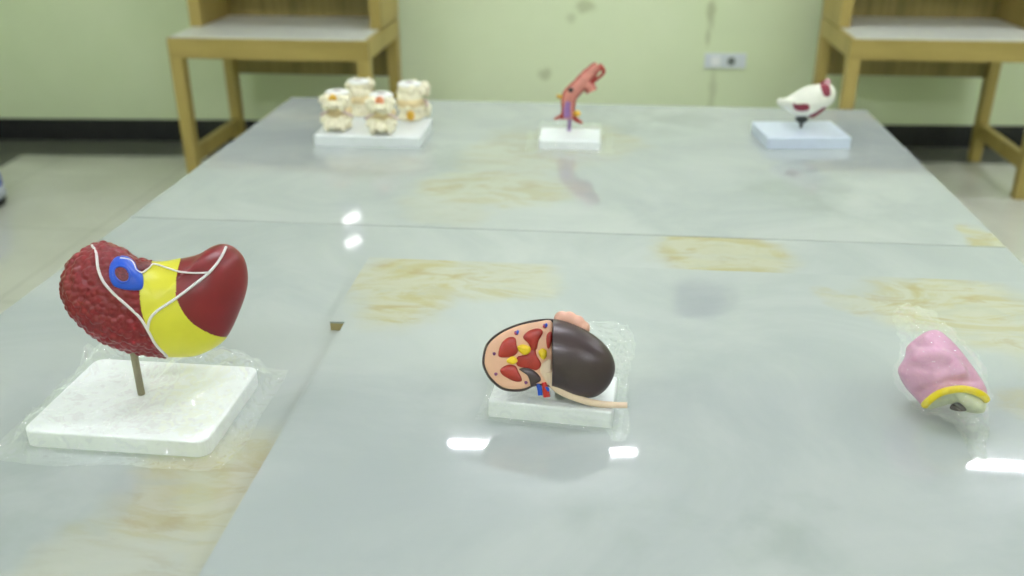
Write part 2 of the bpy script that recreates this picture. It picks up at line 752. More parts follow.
def table(name, label, x0, x1, y0, y1, mat, ztop=TABLE):
    org = Vector(((x0+x1)/2, (y0+y1)/2, 0))
    t = thing(name, label, 'table', org)
    w, d = (x1-x0)/2, (y1-y0)/2
    top = link('tabletop', bx(-w, w, -d, d, ztop-.012, ztop), mat(org), t, smooth=False)
    link('tabletop_core', bx(-w+.003, w-.003, -d+.003, d-.003, ztop-.032, ztop-.012), M_core, t, smooth=False)
    for s in (-1, 1):
        link('apron', bx(-w+.06, w-.06, s*(d-.07)-.015, s*(d-.07)+.015, ztop-.12, ztop-.032), M_wood_x, t, smooth=False)
        link('apron', bx(s*(w-.07)-.015, s*(w-.07)+.015, -d+.086, d-.086, ztop-.12, ztop-.032), M_wood, t, smooth=False)
    for sx in (-1, 1):
        for sy in (-1, 1):
            b = bmesh.new()
            beam(b, (sx*(w-.09), sy*(d-.09), ztop-.032), (sx*(w-.09), sy*(d-.09), 0), .07, .07, .055, .055)
            link('leg', b, M_wood, t, smooth=False)
    return t


far_p = [patch(420, 175, 570, 205, w=.62), patch(390, 195, 500, 222, w=.35), patch(470, 130, 580, 180, w=.45),
         patch(540, 125, 640, 160, w=.5), patch(968, 228, 1004, 256, w=.9), patch(320, 150, 420, 178, w=.12)]
far_g = [patch(730, 180, 880, 225), patch(560, 100, 720, 135), patch(330, 140, 480, 175)]
table('marble_table', 'far marble topped table carrying three small models before the wall', XL, XR, YS, YB,
      lambda o: marble('marble_far', o, far_p, far_g), TABLE+.0012)
near_p = [patch(120, 430, 300, 576, w=.75), patch(40, 500, 190, 600, w=.45), patch(655, 226, 790, 284, w=1.)]
near_g = [patch(-40, 420, 180, 560)]
table('marble_table', 'near marble topped table under the large liver model', XL, XR, YF, YS,
      lambda o: marble('marble_near', o, near_p, near_g))

# the panel lying on the near table: its back left piece sticks out a little further
zn = TABLE+.02
yb_ = at(334, 321.5, zn).y
xa, xb = -.4994, -.5301
org = Vector(((xa+XR)/2, (YN+YF)/2, TABLE))
panel = thing('marble_board', 'raised marble faced board lying on the near table under the kidney model', 'panel', org)
out = [(xb, YN), (xb, yb_), (xa, yb_), (xa, YF), (XR, YF), (XR, YN)]
pan_p = [patch(345, 252, 480, 318, zn, 1.), patch(430, 254, 560, 300, zn, .75), patch(860, 280, 1040, 335, zn, .95),
         patch(930, 300, 1080, 360, zn, .8), patch(985, 380, 1060, 420, zn, .5), patch(826, 286, 880, 312, zn, .6)]
link('marble_face', prism(out, zn-.004, zn), marble('marble_panel_face', org, pan_p, [patch(560, 500, 900, 560, zn)]), panel, org, False)
link('board_core', prism([(x+(.0005 if x < 0 else -.0005), y-.0005) if y == YN else (x+(.0005 if x < 0 else -.0005), y+.0005) for x, y in out], TABLE, zn-.004), M_core, panel, org, False)

# ------------------------------------------------------------------ desks by the wall
M_lam = plain('pale_grey_laminate', (218, 221, 212), .35, .03)


def desk(x0, x1, yf, label, zt=.815, depth=.74):
    w = (x1-x0)/2
    t = thing('study_desk', label, 'desk', ((x0+x1)/2, yf, 0), 0, 'study desks along the back wall')
    L = .062
    b = bmesh.new()
    box(b, -w, w, 0, .03, zt-.105, zt-.004, .002)
    link('front_apron', b, M_wood_x, t, smooth=False)
    for s in (-1, 1):
        xo = s*(w-L/2)
        link('side_apron', bx(xo-L/2, xo+L/2, .03, depth, zt-.1, zt-.004, bev=.002), M_wood, t, smooth=False)
        b = bmesh.new()
        beam(b, (xo, .035, zt-.1), (xo, .035, 0), L, .07, L*.9, .06)
        link('leg', b, M_wood, t, smooth=False)
        b = bmesh.new()
        beam(b, (xo, depth-.035, zt-.1), (xo, depth-.035, 0), L, .07, L*.9, .06)
        link('leg', b, M_wood, t, smooth=False)
        link('side_stretcher', bx(xo-.02, xo+.02, .065, depth-.065, .15, .23, bev=.003), M_wood, t, smooth=False)
    link('desktop', bx(-w+.02, w-.02, .004, depth-.01, zt-.004, zt+.004, bev=.001), M_lam, t, smooth=False)
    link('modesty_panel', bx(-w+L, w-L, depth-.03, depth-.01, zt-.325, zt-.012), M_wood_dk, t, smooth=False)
    y0 = .3
    hz = zt+.62
    for s in (-1, 1):
        xo = s*(w-.03)
        link('hutch_side', bx(xo-.03, xo+.03, y0, depth, zt+.004, hz, bev=.002), M_wood, t, smooth=False)
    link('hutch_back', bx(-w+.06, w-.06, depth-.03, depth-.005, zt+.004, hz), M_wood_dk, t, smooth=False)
    link('hutch_shelf', bx(-w+.06, w-.06, y0+.01, depth-.03, zt+.33, zt+.355, bev=.002), M_wood_x, t, smooth=False)
    link('hutch_top', bx(-w-.01, w+.01, y0-.01, depth, hz, hz+.03, bev=.002), M_wood_x, t, smooth=False)


zdk = .815
a, b_ = at(166, 37, zdk), at(386, 43, zdk)
desk(a.x, at(366, 40, zdk).x+.012, a.y, 'oak study desk with hutch behind the vertebra models, left one')
a = at(852, 38, zdk)
desk(a.x-.004, 2.235, 4.88, 'oak study desk with hutch behind the white bone model, right one')

# ------------------------------------------------------------------ blue and white tub at the left edge
M_blue_pl = plain('blue_plastic', (28, 74, 190), .35, .05)
tub_c = Vector((-3.21, 4.27, 0))
tub = thing('plastic_tub', 'blue and white plastic tub on the floor at the left edge', 'tub', tub_c)
b = bmesh.new()
cyl(b, (0, 0, .045), (0, 0, .1), .175, .17, 32)
link('lower_band', b, plain('tub_white', (205, 212, 226), .35, .02), tub)
b = bmesh.new()
tube(b, [Vector((0, 0, z)) for z in (.1, .13, .2, .27, .28)], [.168, .165, .156, .142, .13], 32)
link('upper_body', b, M_blue_pl, tub)
b = bmesh.new()
cyl(b, (0, 0, .0), (0, 0, .045), .165, .17, 32)
link('foot_ring', b, M_skirt, tub)


# ------------------------------------------------------------------ model bases
class Base:
    def __init__(s, fl, fr, depth, h, z=TABLE, r=.012, skew=0.):
        a, b = at(*fl, z), at(*fr, z)
        s.x = (b-a).normalized()
        s.y = Vector((-s.x.y, s.x.x, 0))
        s.w, s.d, s.h = (b-a).length, depth, h
        s.o = (a+b)/2+s.y*depth/2
        s.z = z
        s.r = r

    def p(s, u, v, z=0.):
        return s.o+s.x*u+s.y*v+Vector((0, 0, z))

    def bm(s):
        pts = []
        w, d, r = s.w/2, s.d/2, s.r
        for cx, cy, a0 in ((w-r, -d+r, -90), (w-r, d-r, 0), (-w+r, d-r, 90), (-w+r, -d+r, 180)):
            for k in range(7):
                a = math.radians(a0+15*k)
                q = s.p(cx+r*math.cos(a), cy+r*math.sin(a))
                pts.append((q.x, q.y))
        b = prism(pts, s.z, s.z+s.h)
        es = [e for e in b.edges if abs(e.verts[0].co.z-e.verts[1].co.z) < 1e-6 and e.verts[0].co.z > s.z+s.h/2]
        bmesh.ops.bevel(b, geom=es, offset=.004, segments=3, profile=.5, affect='EDGES')
        return b


def sheet(base, over, rise, cell, seed, holes=(), amp=.012, rags=.02):
    """crinkled film lying over a base and hanging down to the table around it"""
    b = bmesh.new()
    w, d = base.w/2+over, base.d/2+over
    nx, ny = int(2*w/cell), int(2*d/cell)
    g = {}
    for i in range(nx+1):
        for j in range(ny+1):
            u, v = -w+2*w*i/nx, -d+2*d*j/ny
            rag = 1+rags/over*noise.noise(Vector((u*9+seed, v*9, 3)))
            uu, vv = u, v
            ex, ey = max(0, abs(u)-base.w/2), max(0, abs(v)-base.d/2)
            ov = math.hypot(ex, ey)
            n = noise.noise(Vector((u*14+seed, v*14, seed)))
            rd = abs(noise.noise(Vector((u*34, v*30+seed, 1))))
            cr = max(0, 1-abs(noise.noise(Vector((u*22, v*19+seed, 7))))*7)**2
            cr2 = max(0, 1-abs(noise.noise(Vector((u*41+seed, v*37, 2))))*6)**2
            fold = (abs(n)*.7+.4*rd+.5*cr+.3*cr2)*amp
            if ov <= .0035:
                z = base.h+.0015+fold*min(1, 1.3)+rise(u, v)
            else:
                t = min(1, ov/(over*.55))
                z = max(.0012, (base.h+.002)*(1-t)**1.6)+fold*(.8-.4*t)+rise(u, v)*(1-t)
                sq = .45*(1-t)+.85*t
                uu = math.copysign(base.w/2+.004+ex*sq*rag, u) if ex else u
                vv = math.copysign(base.d/2+.004+ey*sq*rag, v) if ey else v
            g[i, j] = b.verts.new(base.p(uu, vv, z))
    for i in range(nx):
        for j in range(ny):
            c = (g[i, j].co+g[i+1, j+1].co)/2
            if any((c-Vector((h.x, h.y, c.z))).length < r for h, r in holes):
                continue
            b.faces.new((g[i, j], g[i+1, j], g[i+1, j+1], g[i, j+1]))
    for v in [v for v in b.verts if not v.link_faces]:
        b.verts.remove(v)
    return b


# ------------------------------------------------------------------ liver model
def conform(host, pts, off, tf, na=60, nr=10, rounder=5, disp=None):
    """raised patch that follows the curve of a swelling body; pts in plane coordinates"""
    B2 = Bulge(host.pl, pts, tf, .001, na, nr, None, 2.5, 2., rounder)
    V, Fc = B2.grid()
    b = bmesh.new()
    vs = []
    for u, v, z in V:
        p = host.pl.w(u, v, host.z(u, v)+off+(z if z > 0 else z*4))
        if disp:
            p = p+host.pl.N*disp(p)
        vs.append(b.verts.new(p))
    for f in Fc:
        b.faces.new([vs[i] for i in f])
    return b


def catm(pl, B, pts, off, n=6):
    u = smooth_line(B.trace(pts, off), n)
    return [pl.w(p.x, p.y, B.z(p.x, p.y)+off) for p in u]


M_maroon = plain('maroon_liver_enamel', (128, 26, 34), .28, .1, 40, .5)
M_maroon2 = plain('smooth_maroon_enamel', (124, 30, 36), .3, .06, 20, .5)
M_yellow = plain('yellow_enamel', (226, 220, 62), .32, .03, 20)
M_blue = plain('blue_enamel', (30, 86, 206), .3, .06, 30)
M_ligw = plain('white_enamel_line', (236, 232, 232), .4, .02)
M_vein = plain('dark_red_vessel_inside', (110, 42, 48), .5, .5, 350)
M_rod = plain('dull_steel_rod', (150, 142, 116), .35, .08)

LB = Base((24, 446), (208, 458), .245, .03, TABLE, .02)
foot = at(141.5, 394, TABLE+LB.h)
# height of the rod where it enters the liver
d_ = ray(137, 346)
tt = math.hypot(foot.x, foot.y)/math.hypot(d_.x, d_.y)
rt_top = EYE+d_*tt
rt_top = Vector((foot.x, foot.y, rt_top.z))
org = LB.p(0, 0)
org.z = TABLE
liver = thing('liver_model', 'maroon and yellow liver model on a rod over a white base, left front', 'anatomical model', org)
link('base', LB.bm(), M_white, liver, org, False)
b = bmesh.new()
cyl(b, foot-Vector((0, 0, .02)), rt_top+Vector((0, 0, .05)), .0062)
link('rod', b, M_rod, liver, org)
LP = Plane(rt_top, EYE-rt_top)
liv_out = [(92.6, 245), (72, 258), (61, 283), (67, 308), (87, 331), (113, 346.5), (144.5, 354.5), (181, 357), (203, 353), (226, 338),
           (241, 308), (248, 282), (245, 260), (235, 248), (224, 244), (213, 246), (199, 254), (181, 258.5), (158, 262), (135, 258), (126.5, 251.6), (113, 245), (101.6, 242.6)]
LV = Bulge(LP, LP.uvs(liv_out), .068, .06, 460, 110, LP.uv(155, 303))
yl = LV.trace(([(153, 260), (147, 268), (141, 276), (139.5, 288), (141, 308), (146, 325), (154, 343), (168, 358)]))
yr = LV.trace(([(182, 254), (177, 274), (176, 286), (177, 300), (188, 319), (203, 330), (217.5, 336), (231, 337)]))
yl_s, yr_s = smooth_line(yl, 6), smooth_line(yr, 6)
far_ = 1.
yband = yl_s+[LP.uv(190, 380), LP.uv(240, 350)]+yr_s[::-1]+[LP.uv(182, 240), LP.uv(153, 240)]
left_poly = yl_s+[LP.uv(190, 380), LP.uv(20, 420), LP.uv(20, 200), LP.uv(153, 220)]


def region(u, v, z):
    p = (u, v)
    if inside(p, yband):
        return 1
    if inside(p, left_poly):
        return 0
    return 2


groove = smooth_line(LP.uvs([(117, 262), (103, 272), (92, 286), (84, 300), (79, 318)]), 6)


def bumps(co):
    s = 1/.0108
    d = noise.voronoi(Vector((co.x*s, co.y*s, co.z*s*.9)))[0][0]
    h = .0042*(1-min(1, d/.72)**2)
    gd = min((Vector((co.x, co.y, 0))-g).length for g in groove[::3]) if co.z > 0 else 1
    return h-.0035*max(0, 1-gd/.006)


link('right_lobe', LV.bm(bumps, lambda u, v, z: region(u, v, z) == 0), M_maroon, liver, org)
link('falciform_band', LV.bm(lambda c: .0008, lambda u, v, z: region(u, v, z) == 1), M_yellow, liver, org)
link('left_lobe', LV.bm(None, lambda u, v, z: region(u, v, z) == 2), M_maroon2, liver, org)
for i, ln in enumerate((
        [(92, 245.5), (96, 252.6), (98, 268), (103, 281), (113, 293), (127, 305.6), (140, 318), (148, 331), (156, 345), (167, 356)],
        [(226, 247), (220, 259), (209, 272.5), (191, 287), (175, 299), (157, 311), (149.5, 320), (147.5, 331)],
        [(209, 272.5), (193, 273), (178.6, 271.5), (166.5, 267.7), (154, 264), (148, 268.5), (142, 272.5), (136, 270), (134, 264.5), (130, 260), (120, 258)])):
    b = bmesh.new()
    pts = catm(LP, LV, ln, .0055 if i == 2 else .0026)
    tube(b, pts, [.0017 if i == 2 else .0024]*len(pts), 8)
    link('ligament_line', b, M_ligw, liver, org)
# vena cava with its open mouth
vena = link('vena_cava', conform(LV, LV.trace(([(119, 256), (131, 257), (136, 262), (141, 270), (143.5, 279), (142, 289), (133, 290.5), (121, 289), (111.5, 284), (109, 271), (112, 261)])), .002, .007), M_blue, liver, org)
oc = smooth_line(LV.trace(([(119, 266.5), (126, 268.5), (130, 275), (128, 281.5), (121, 282.5), (115, 277), (114, 270)])), 5, True)
b = bmesh.new()
ring = [LP.w(p.x, p.y, LV.z(p.x, p.y)+.0088) for p in oc]
ring.append(ring[0])
tube(b, ring, .002, 8, caps=False)
link('vessel_rim', b, M_blue, vena, org)
link('vessel_opening', conform(LV, oc, .0085, .001, 40, 6, 1, lambda c: .001*noise.noise(c*500)), M_vein, vena, org)
link('vessel_stump', conform(LV, LV.trace(([(136, 265.5), (141, 262), (148, 261.5), (153, 264), (149, 268), (142, 271), (137.5, 269.5)])), .0045, .006, 40, 8, 5, lambda c: .0008*noise.noise(c*400)), M_vein, liver, org)


film_l = link('plastic_wrap', sheet(LB, .045, lambda u, v: (.07*math.exp(-((v-.095)/.035)**2)+.02*math.exp(-((u+.13)/.03)**2))*(.15+1.5*abs(noise.noise(Vector((u*13, v*16, 9))))), .004, 4.2, [(foot, .012)]), M_film)
tag(film_l, 'clear crinkled plastic wrap draped over the white base of the liver model', 'plastic wrap')

# ------------------------------------------------------------------ kidney model
M_brown = plain('dark_brown_kidney_enamel', (64, 50, 51), .3, .08, 30, .5)
M_flesh = plain('pale_flesh_enamel', (236, 186, 156), .4, .04, 25)
M_cream = plain('cream_pelvis_enamel', (232, 206, 180), .4, .04, 25)
M_pyr = plain('brick_red_enamel', (164, 42, 32), .32, .14, 60)
M_yel2 = plain('warm_yellow_enamel', (240, 204, 36), .35, .06, 60)
M_red = plain('bright_red_enamel', (196, 38, 34), .32, .06)
M_purple = plain('violet_speckle_enamel', (122, 62, 120), .4, .3, 300)
M_adr = plain('peach_gland_enamel', (232, 178, 158), .45, .06, 30)

KZ = TABLE+.02
KB = Base((488, 416.5), (611.5, 428.5), .12, .031, KZ, .004)
org = KB.p(0, 0)
org.z = KZ
kidney = thing('kidney_model', 'cut open kidney model, brown half shell and red inside, on a small white base', 'anatomical model', org)
link('base', KB.bm(), M_white, kidney, org, False)
kp = KB.p(0, -.015)
d_ = ray(549, 357)
tt = math.hypot(kp.x, kp.y)/math.hypot(d_.x, d_.y)
kp = EYE+d_*tt
KP = Plane(kp, EYE-kp)
kid_out = [(482, 360), (486, 344), (498, 332.5), (516, 324.2), (538, 319.2), (558, 319.5), (582, 328), (601.6, 341), (612.5, 356), (615, 371),
           (608, 387), (595, 397), (578.5, 397), (562, 391), (549, 387), (536, 386), (522, 391.5), (504, 390.5), (491, 381.5), (484, 370)]
KBu = Bulge(KP, KP.uvs(kid_out), .048, .045, 220, 50, KP.uv(550, 356))
us = KP.uv(552.5, 350).x


def cut(b, co, no):
    g = bmesh.ops.bisect_plane(b, geom=b.verts[:]+b.edges[:]+b.faces[:], plane_co=co, plane_no=no, clear_outer=True, dist=1e-6)
    es = [e for e in g['geom_cut'] if isinstance(e, bmesh.types.BMEdge)]
    bmesh.ops.holes_fill(b, edges=es, sides=0)
    return b


ZF = .012                                # level of the cut face
b = KBu.bm(world=False)
cut(b, (us, 0, 0), (-1, 0, 0))
KBu.world(b)
sh = link('outer_shell_half', b, M_brown, kidney, org)
b = KBu.bm(world=False)
cut(b, (us+.002, 0, 0), (1, 0, 0))
cut(b, (0, 0, ZF-.002), (0, 0, 1))
KBu.world(b)
link('back_shell_half', b, M_brown, kidney, org, smooth=True)
for o in (bpy.data.objects['outer_shell_half'], bpy.data.objects['back_shell_half']):
    for pg in o.data.polygons:
        if len(pg.vertices) > 6:
            pg.use_smooth = False
FP = Plane(KP.p0+KP.N*ZF, KP.N)


def slab(pl, outline, z0, tf, na=80, nr=8, p=6., q=2., rounder=6, centre=None, disp=None):
    return Bulge(Plane(pl.p0+pl.N*z0, pl.N), outline, tf, .002, na, nr, centre, p, q, rounder).bm(disp)


face_out = [(484.5, 360), (488, 345.5), (499.5, 334.5), (517, 326.2), (537, 321.8), (551.8, 321.2), (552, 340), (552, 384), (546, 384), (535, 384), (522, 389), (504.5, 388), (493, 379.5), (486.5, 370)]
fu = FP.uvs(face_out)
face = link('cut_face', slab(FP, fu, -.001, .002, 120, 8, 8., rounder=5), M_flesh, kidney, org)


def c3(x, y):
    return (470+x/5.755, 305+y/5.755)


def pc(*a):
    return FP.uvs([c3(*p) for p in a])


for pts in (pc((165, 265), (185, 215), (225, 185), (260, 190), (268, 230), (275, 270), (240, 298), (170, 300)),
            pc((305, 185), (345, 145), (400, 135), (420, 160), (395, 205), (382, 258), (350, 262), (338, 225)),
            pc((445, 165), (470, 155), (473, 200), (460, 245), (445, 250), (438, 200)),
            pc((175, 370), (215, 345), (260, 350), (278, 380), (300, 435), (260, 440), (205, 415), (180, 395))):
    link('renal_pyramid', slab(FP, pts, .001, .004, 60, 8, 3.), M_pyr, face, org)
link('renal_pelvis', slab(FP, pc((272, 298), (330, 285), (350, 250), (375, 250), (385, 290), (410, 340), (385, 375), (340, 365), (272, 350)), .0008, .0032, 60, 8, 3.), M_pyr, face, org)
for pts in (pc((275, 237), (310, 228), (350, 245), (342, 275), (310, 287), (280, 265)),
            pc((212, 315), (250, 295), (275, 320), (255, 340), (220, 335)),
            pc((395, 265), (420, 250), (440, 265), (440, 300), (420, 314), (398, 290))):
    link('calyx', slab(FP, pts, .0025, .005, 50, 8, 2.4, disp=lambda c: .0007*noise.noise(c*350)), M_yel2, face, org)
link('pelvis_funnel', slab(FP, pc((412, 345), (440, 318), (468, 318), (470, 400), (474, 440), (455, 455), (425, 420), (405, 385)), .001, .003, 60, 8, 3.), M_cream, face, org)
link('hilum', slab(FP, pc((278, 375), (312, 360), (360, 372), (398, 405), (408, 435), (380, 452), (352, 474), (344, 440), (325, 400)), .0008, .0045, 60, 8, 3.), M_brown, face, org)
for i, (x, y) in enumerate(((140, 281), (150, 398), (323, 447), (268, 162), (432, 122))):
    r = 10 if i < 3 else 13
    b = slab(FP, pc((x-r, y-r*.6), (x+r*.2, y-r), (x+r, y-r*.2), (x+r*.3, y+r*.9), (x-r*.7, y+r*.7)), .001, .002, 24, 5, 3.)
    link('vessel_dot', b, M_purple, face, org)
    if i > 2:
        link('vessel_dot', slab(FP, pc((x+2, y-16), (x+14, y-14), (x+12, y+2), (x+3, y+4)), .0022, .0018, 20, 4, 3.), M_blue, face, org)
        link('vessel_dot', slab(FP, pc((x-14, y-4), (x-6, y-2), (x-2, y+12), (x-8, y+9)), .0024, .0016, 20, 4, 3.), M_red, face, org)
# vessels and the ureter below
VPk = Plane(KP.p0+KP.N*.006, KP.N)


def flat_tube(pl, pts, rad, z, mat, name, par, flat=.6):
    u = smooth_line(pl.uvs(pts), 6)
    n = len(u)-1
    rr = []
    for i in range(n+1):
        f = i/n*(len(rad)-1)
        k = min(int(f), len(rad)-2)
        rr.append(rad[k]+(rad[k+1]-rad[k])*(f-k))
    b = bmesh.new()
    tube(b, [pl.w(p.x, p.y, z) for p in u], rr, 14, flat, pl.N)
    return link(name, b, mat, par, org)


flat_tube(VPk, [c3(375, 430), c3(398, 470), c3(405, 520)], [.003, .0042, .004], .002, M_blue, 'renal_vein', kidney)
ar = flat_tube(VPk, [c3(425, 445), c3(436, 490), c3(442, 530)], [.0035, .0055, .0058], .006, M_red, 'renal_artery', kidney)
link('vein_branch', slab(VPk, pc((432, 470), (452, 474), (458, 492), (446, 496)), .0102, .0015, 20, 4, 3.), M_blue, ar, org)
flat_tube(VPk, [(550, 372), (554, 384), (563, 391.5), (577, 398), (592, 402.5), (608, 404.5), (627, 405)], [.009, .0085, .0075, .006, .006, .0055, .005], .006, M_cream, 'ureter', kidney, .7)
b = bmesh.new()
for (x, y, r) in ((562, 319, .014), (569, 320, .015), (577, 323.5, .0145), (583, 328, .0125)):
    q = KP.uv(x, y)
    ball(b, KP.w(q.x, q.y, -.008), r, 1, 1, 1)
link('adrenal_gland', merged(b, .0022, 2), M_adr, kidney, org)
# short hidden pedestal that carries the kidney over its base
low = KP.w(*KP.uv(560, 384)[:2], -.03)
b = bmesh.new()
cyl(b, (low.x, low.y, KZ+KB.h-.003), (low.x, low.y, low.z+.014), .008)
link('support_peg', b, M_white, kidney, org)

# film bag slumped behind and beside the kidney
q0 = KB.p(.06, .12, .05)
BP = Plane(q0, EYE-q0)
bag_out = [(520, 400), (560, 330), (592, 321), (618, 322), (633, 332), (634, 352), (629, 378), (627, 402), (631, 425), (624, 441), (612, 436), (590, 418), (560, 412)]
BG = Bulge(BP, BP.uvs(bag_out), .012, .012, 110, 34)


def crinkle(k, amp):
    def f(c):
        n = noise.noise(Vector((c.x*k, c.y*k, c.z*k)))
        m = noise.noise(Vector((c.y*k*2.3+5, c.x*k*1.7, c.z*k)))
        return amp*(abs(n)*1.4+abs(m)*.7-.5)
    return f


b = BG.bm(crinkle(60, .012))
for v in b.verts:
    if v.co.z < KZ+.0015:
        v.co = EYE+(v.co-EYE)*((KZ+.0015-CAMZ)/(v.co.z-CAMZ))
tag(link('plastic_bag', b, M_film_bag), 'crumpled clear plastic bag behind and right of the kidney model', 'plastic bag')
fl = link('plastic_wrap', sheet(KB, .016, lambda u, v: 0., .003, 8.1, [(low, .012)], .010, .009), M_film_bag)
tag(fl, 'clear crinkled film lying over the white kidney model base', 'plastic wrap')

# ------------------------------------------------------------------ pink organ section in its bag
M_pink = plain('pink_organ_enamel', (216, 160, 190), .38, .06, 25)
M_pyel = plain('yellow_rim_enamel', (240, 214, 30), .35, .03)
M_pcre = plain('cream_section_enamel', (220, 222, 190), .45, .06, 60)
M_pdk = plain('dark_cavity_enamel', (104, 92, 88), .5, .3, 120)
pf = at(950, 408, KZ)
d_ = ray(944, 372)
pc0 = EYE+d_*(math.hypot(pf.x, pf.y)*.992/math.hypot(d_.x, d_.y))
PP = Plane(pc0, EYE-pc0)
org = Vector((pc0.x, pc0.y, KZ))
pink = thing('organ_section_model', 'pink organ section model with yellow rim, in a clear bag at right', 'anatomical model', org)


def c8(x, y):
    return (880+x/4.115, 290+y/4.115)


def floor_clip(b, z=KZ+.0005):
    for v in b.verts:
        if v.co.z < z:
            v.co = EYE+(v.co-EYE)*((z-CAMZ)/(v.co.z-CAMZ))
    return b


po = PP.uvs([c8(*p) for p in ((80, 345), (105, 300), (108, 240), (140, 205), (190, 172), (235, 165), (275, 190), (320, 235), (360, 285), (400, 340), (435, 400), (440, 450),
                              (425, 505), (350, 500), (300, 470), (250, 480), (190, 490), (150, 450), (105, 400))])
PB = Bulge(PP, po, .055, .04, 200, 60, PP.uv(*c8(265, 350)))
ridge = smooth_line(PP.uvs([c8(*p) for p in ((100, 330), (170, 275), (240, 270), (300, 290), (325, 345))]), 14)
ridge2 = smooth_line(PP.uvs([c8(*p) for p in ((165, 420), (230, 390), (310, 372), (400, 372))]), 14)
ridge3 = smooth_line(PP.uvs([c8(*p) for p in ((150, 225), (215, 235), (290, 250), (335, 300), (380, 345))]), 14)


def folds(c):
    if c.z < 0:
        return 0
    r = 0
    e = min(1, c.z/.012)
    for rg, a, w in ((ridge, .009, .011), (ridge2, -.005, .006), (ridge3, -.003, .007)):
        d = min(math.hypot(c.x-g.x, c.y-g.y) for g in rg)
        r += a*math.exp(-(d/w)**2)
    return (r+.003*noise.noise(c*38))*e


sect = [Vector(p) for p in PB.trace([c8(*p) for p in ((186, 482), (210, 456), (247, 432), (300, 418), (350, 416), (395, 428), (425, 445), (445, 465), (445, 530), (186, 530))])]
link('organ_body', floor_clip(PB.bm(folds, lambda u, v, z: not (z > 0 and inside((u, v), sect)))), M_pink, pink, org)


def on_pink(pts, off):
    return [PP.w(p.x, p.y, PB.z(p.x, p.y)+off) for p in smooth_line(PB.trace([c8(*p) for p in pts]), 6)]


rim_pts = [(182, 476), (205, 452), (245, 425), (300, 410), (350, 408), (395, 420), (425, 436), (438, 452)]
b = bmesh.new()
rp = on_pink(rim_pts, .004)
tube(b, rp, [.005]+[.0062]*(len(rp)-2)+[.005], 12, .9)
rim = link('yellow_rim', floor_clip(b), M_pyel, pink, org)
link('cut_section', floor_clip(PB.bm(lambda c: (-.003+.0015*noise.noise(c*60))*min(1, max(0, c.z)/.012), lambda u, v, z: z > 0 and inside((u, v), sect))), M_pcre, pink, org)
cav = PP.uvs([c8(*p) for p in ((286, 486), (298, 468), (318, 460), (340, 472), (356, 492), (340, 500), (305, 496))])
link('cavity', floor_clip(conform(PB, cav, -.0015, .002, 40, 8, 4)), M_pdk, pink, org)

bag2 = [c8(*p) for p in ((65, 100), (85, 62), (140, 58), (210, 92), (290, 150), (350, 215), (400, 285), (435, 350), (452, 420), (450, 500), (445, 590), (428, 715), (398, 700), (325, 575), (240, 516), (165, 500), (95, 420), (62, 330), (85, 250), (75, 180))]
PG = Bulge(PP, PP.uvs(bag2), .066, .05, 200, 60, PP.uv(*c8(265, 340)))
b = PG.bm(crinkle(36, .011))
tag(link('plastic_bag', floor_clip(b, KZ+.0003), M_film_bag), 'clear plastic bag wrapped around the pink organ section model', 'plastic bag')

# ------------------------------------------------------------------ four vertebrae on one base
M_bone = plain('cream_bone_enamel', (250, 242, 214), .5, .06, 60, .4)
M_bonew = plain('white_bone_enamel', (244, 244, 240), .5, .04, 60, .4)
M_disc = plain('tan_disc_enamel', (232, 212, 164), .5, .08, 60)
M_ochre = plain('ochre_spot_enamel', (226, 178, 60), .45, .15, 80)
M_orange = plain('orange_spot_enamel', (232, 150, 104), .45, .1, 80)
M_greyspot = plain('grey_spot_enamel', (186, 176, 172), .5, .1, 80)
M_nerve = plain('lilac_nerve_enamel', (226, 206, 200), .5, .1, 60)
FZ = TABLE+.0012
VB = Base((314, 145.5), (420.5, 148), .26, .035, FZ, .006)
org = VB.p(0, 0)
org.z = FZ
vert = thing('vertebra_model', 'four cream vertebra pairs mounted on one white base, far left', 'anatomical model', org)
link('base', VB.bm(), M_white_b, vert, org, False)


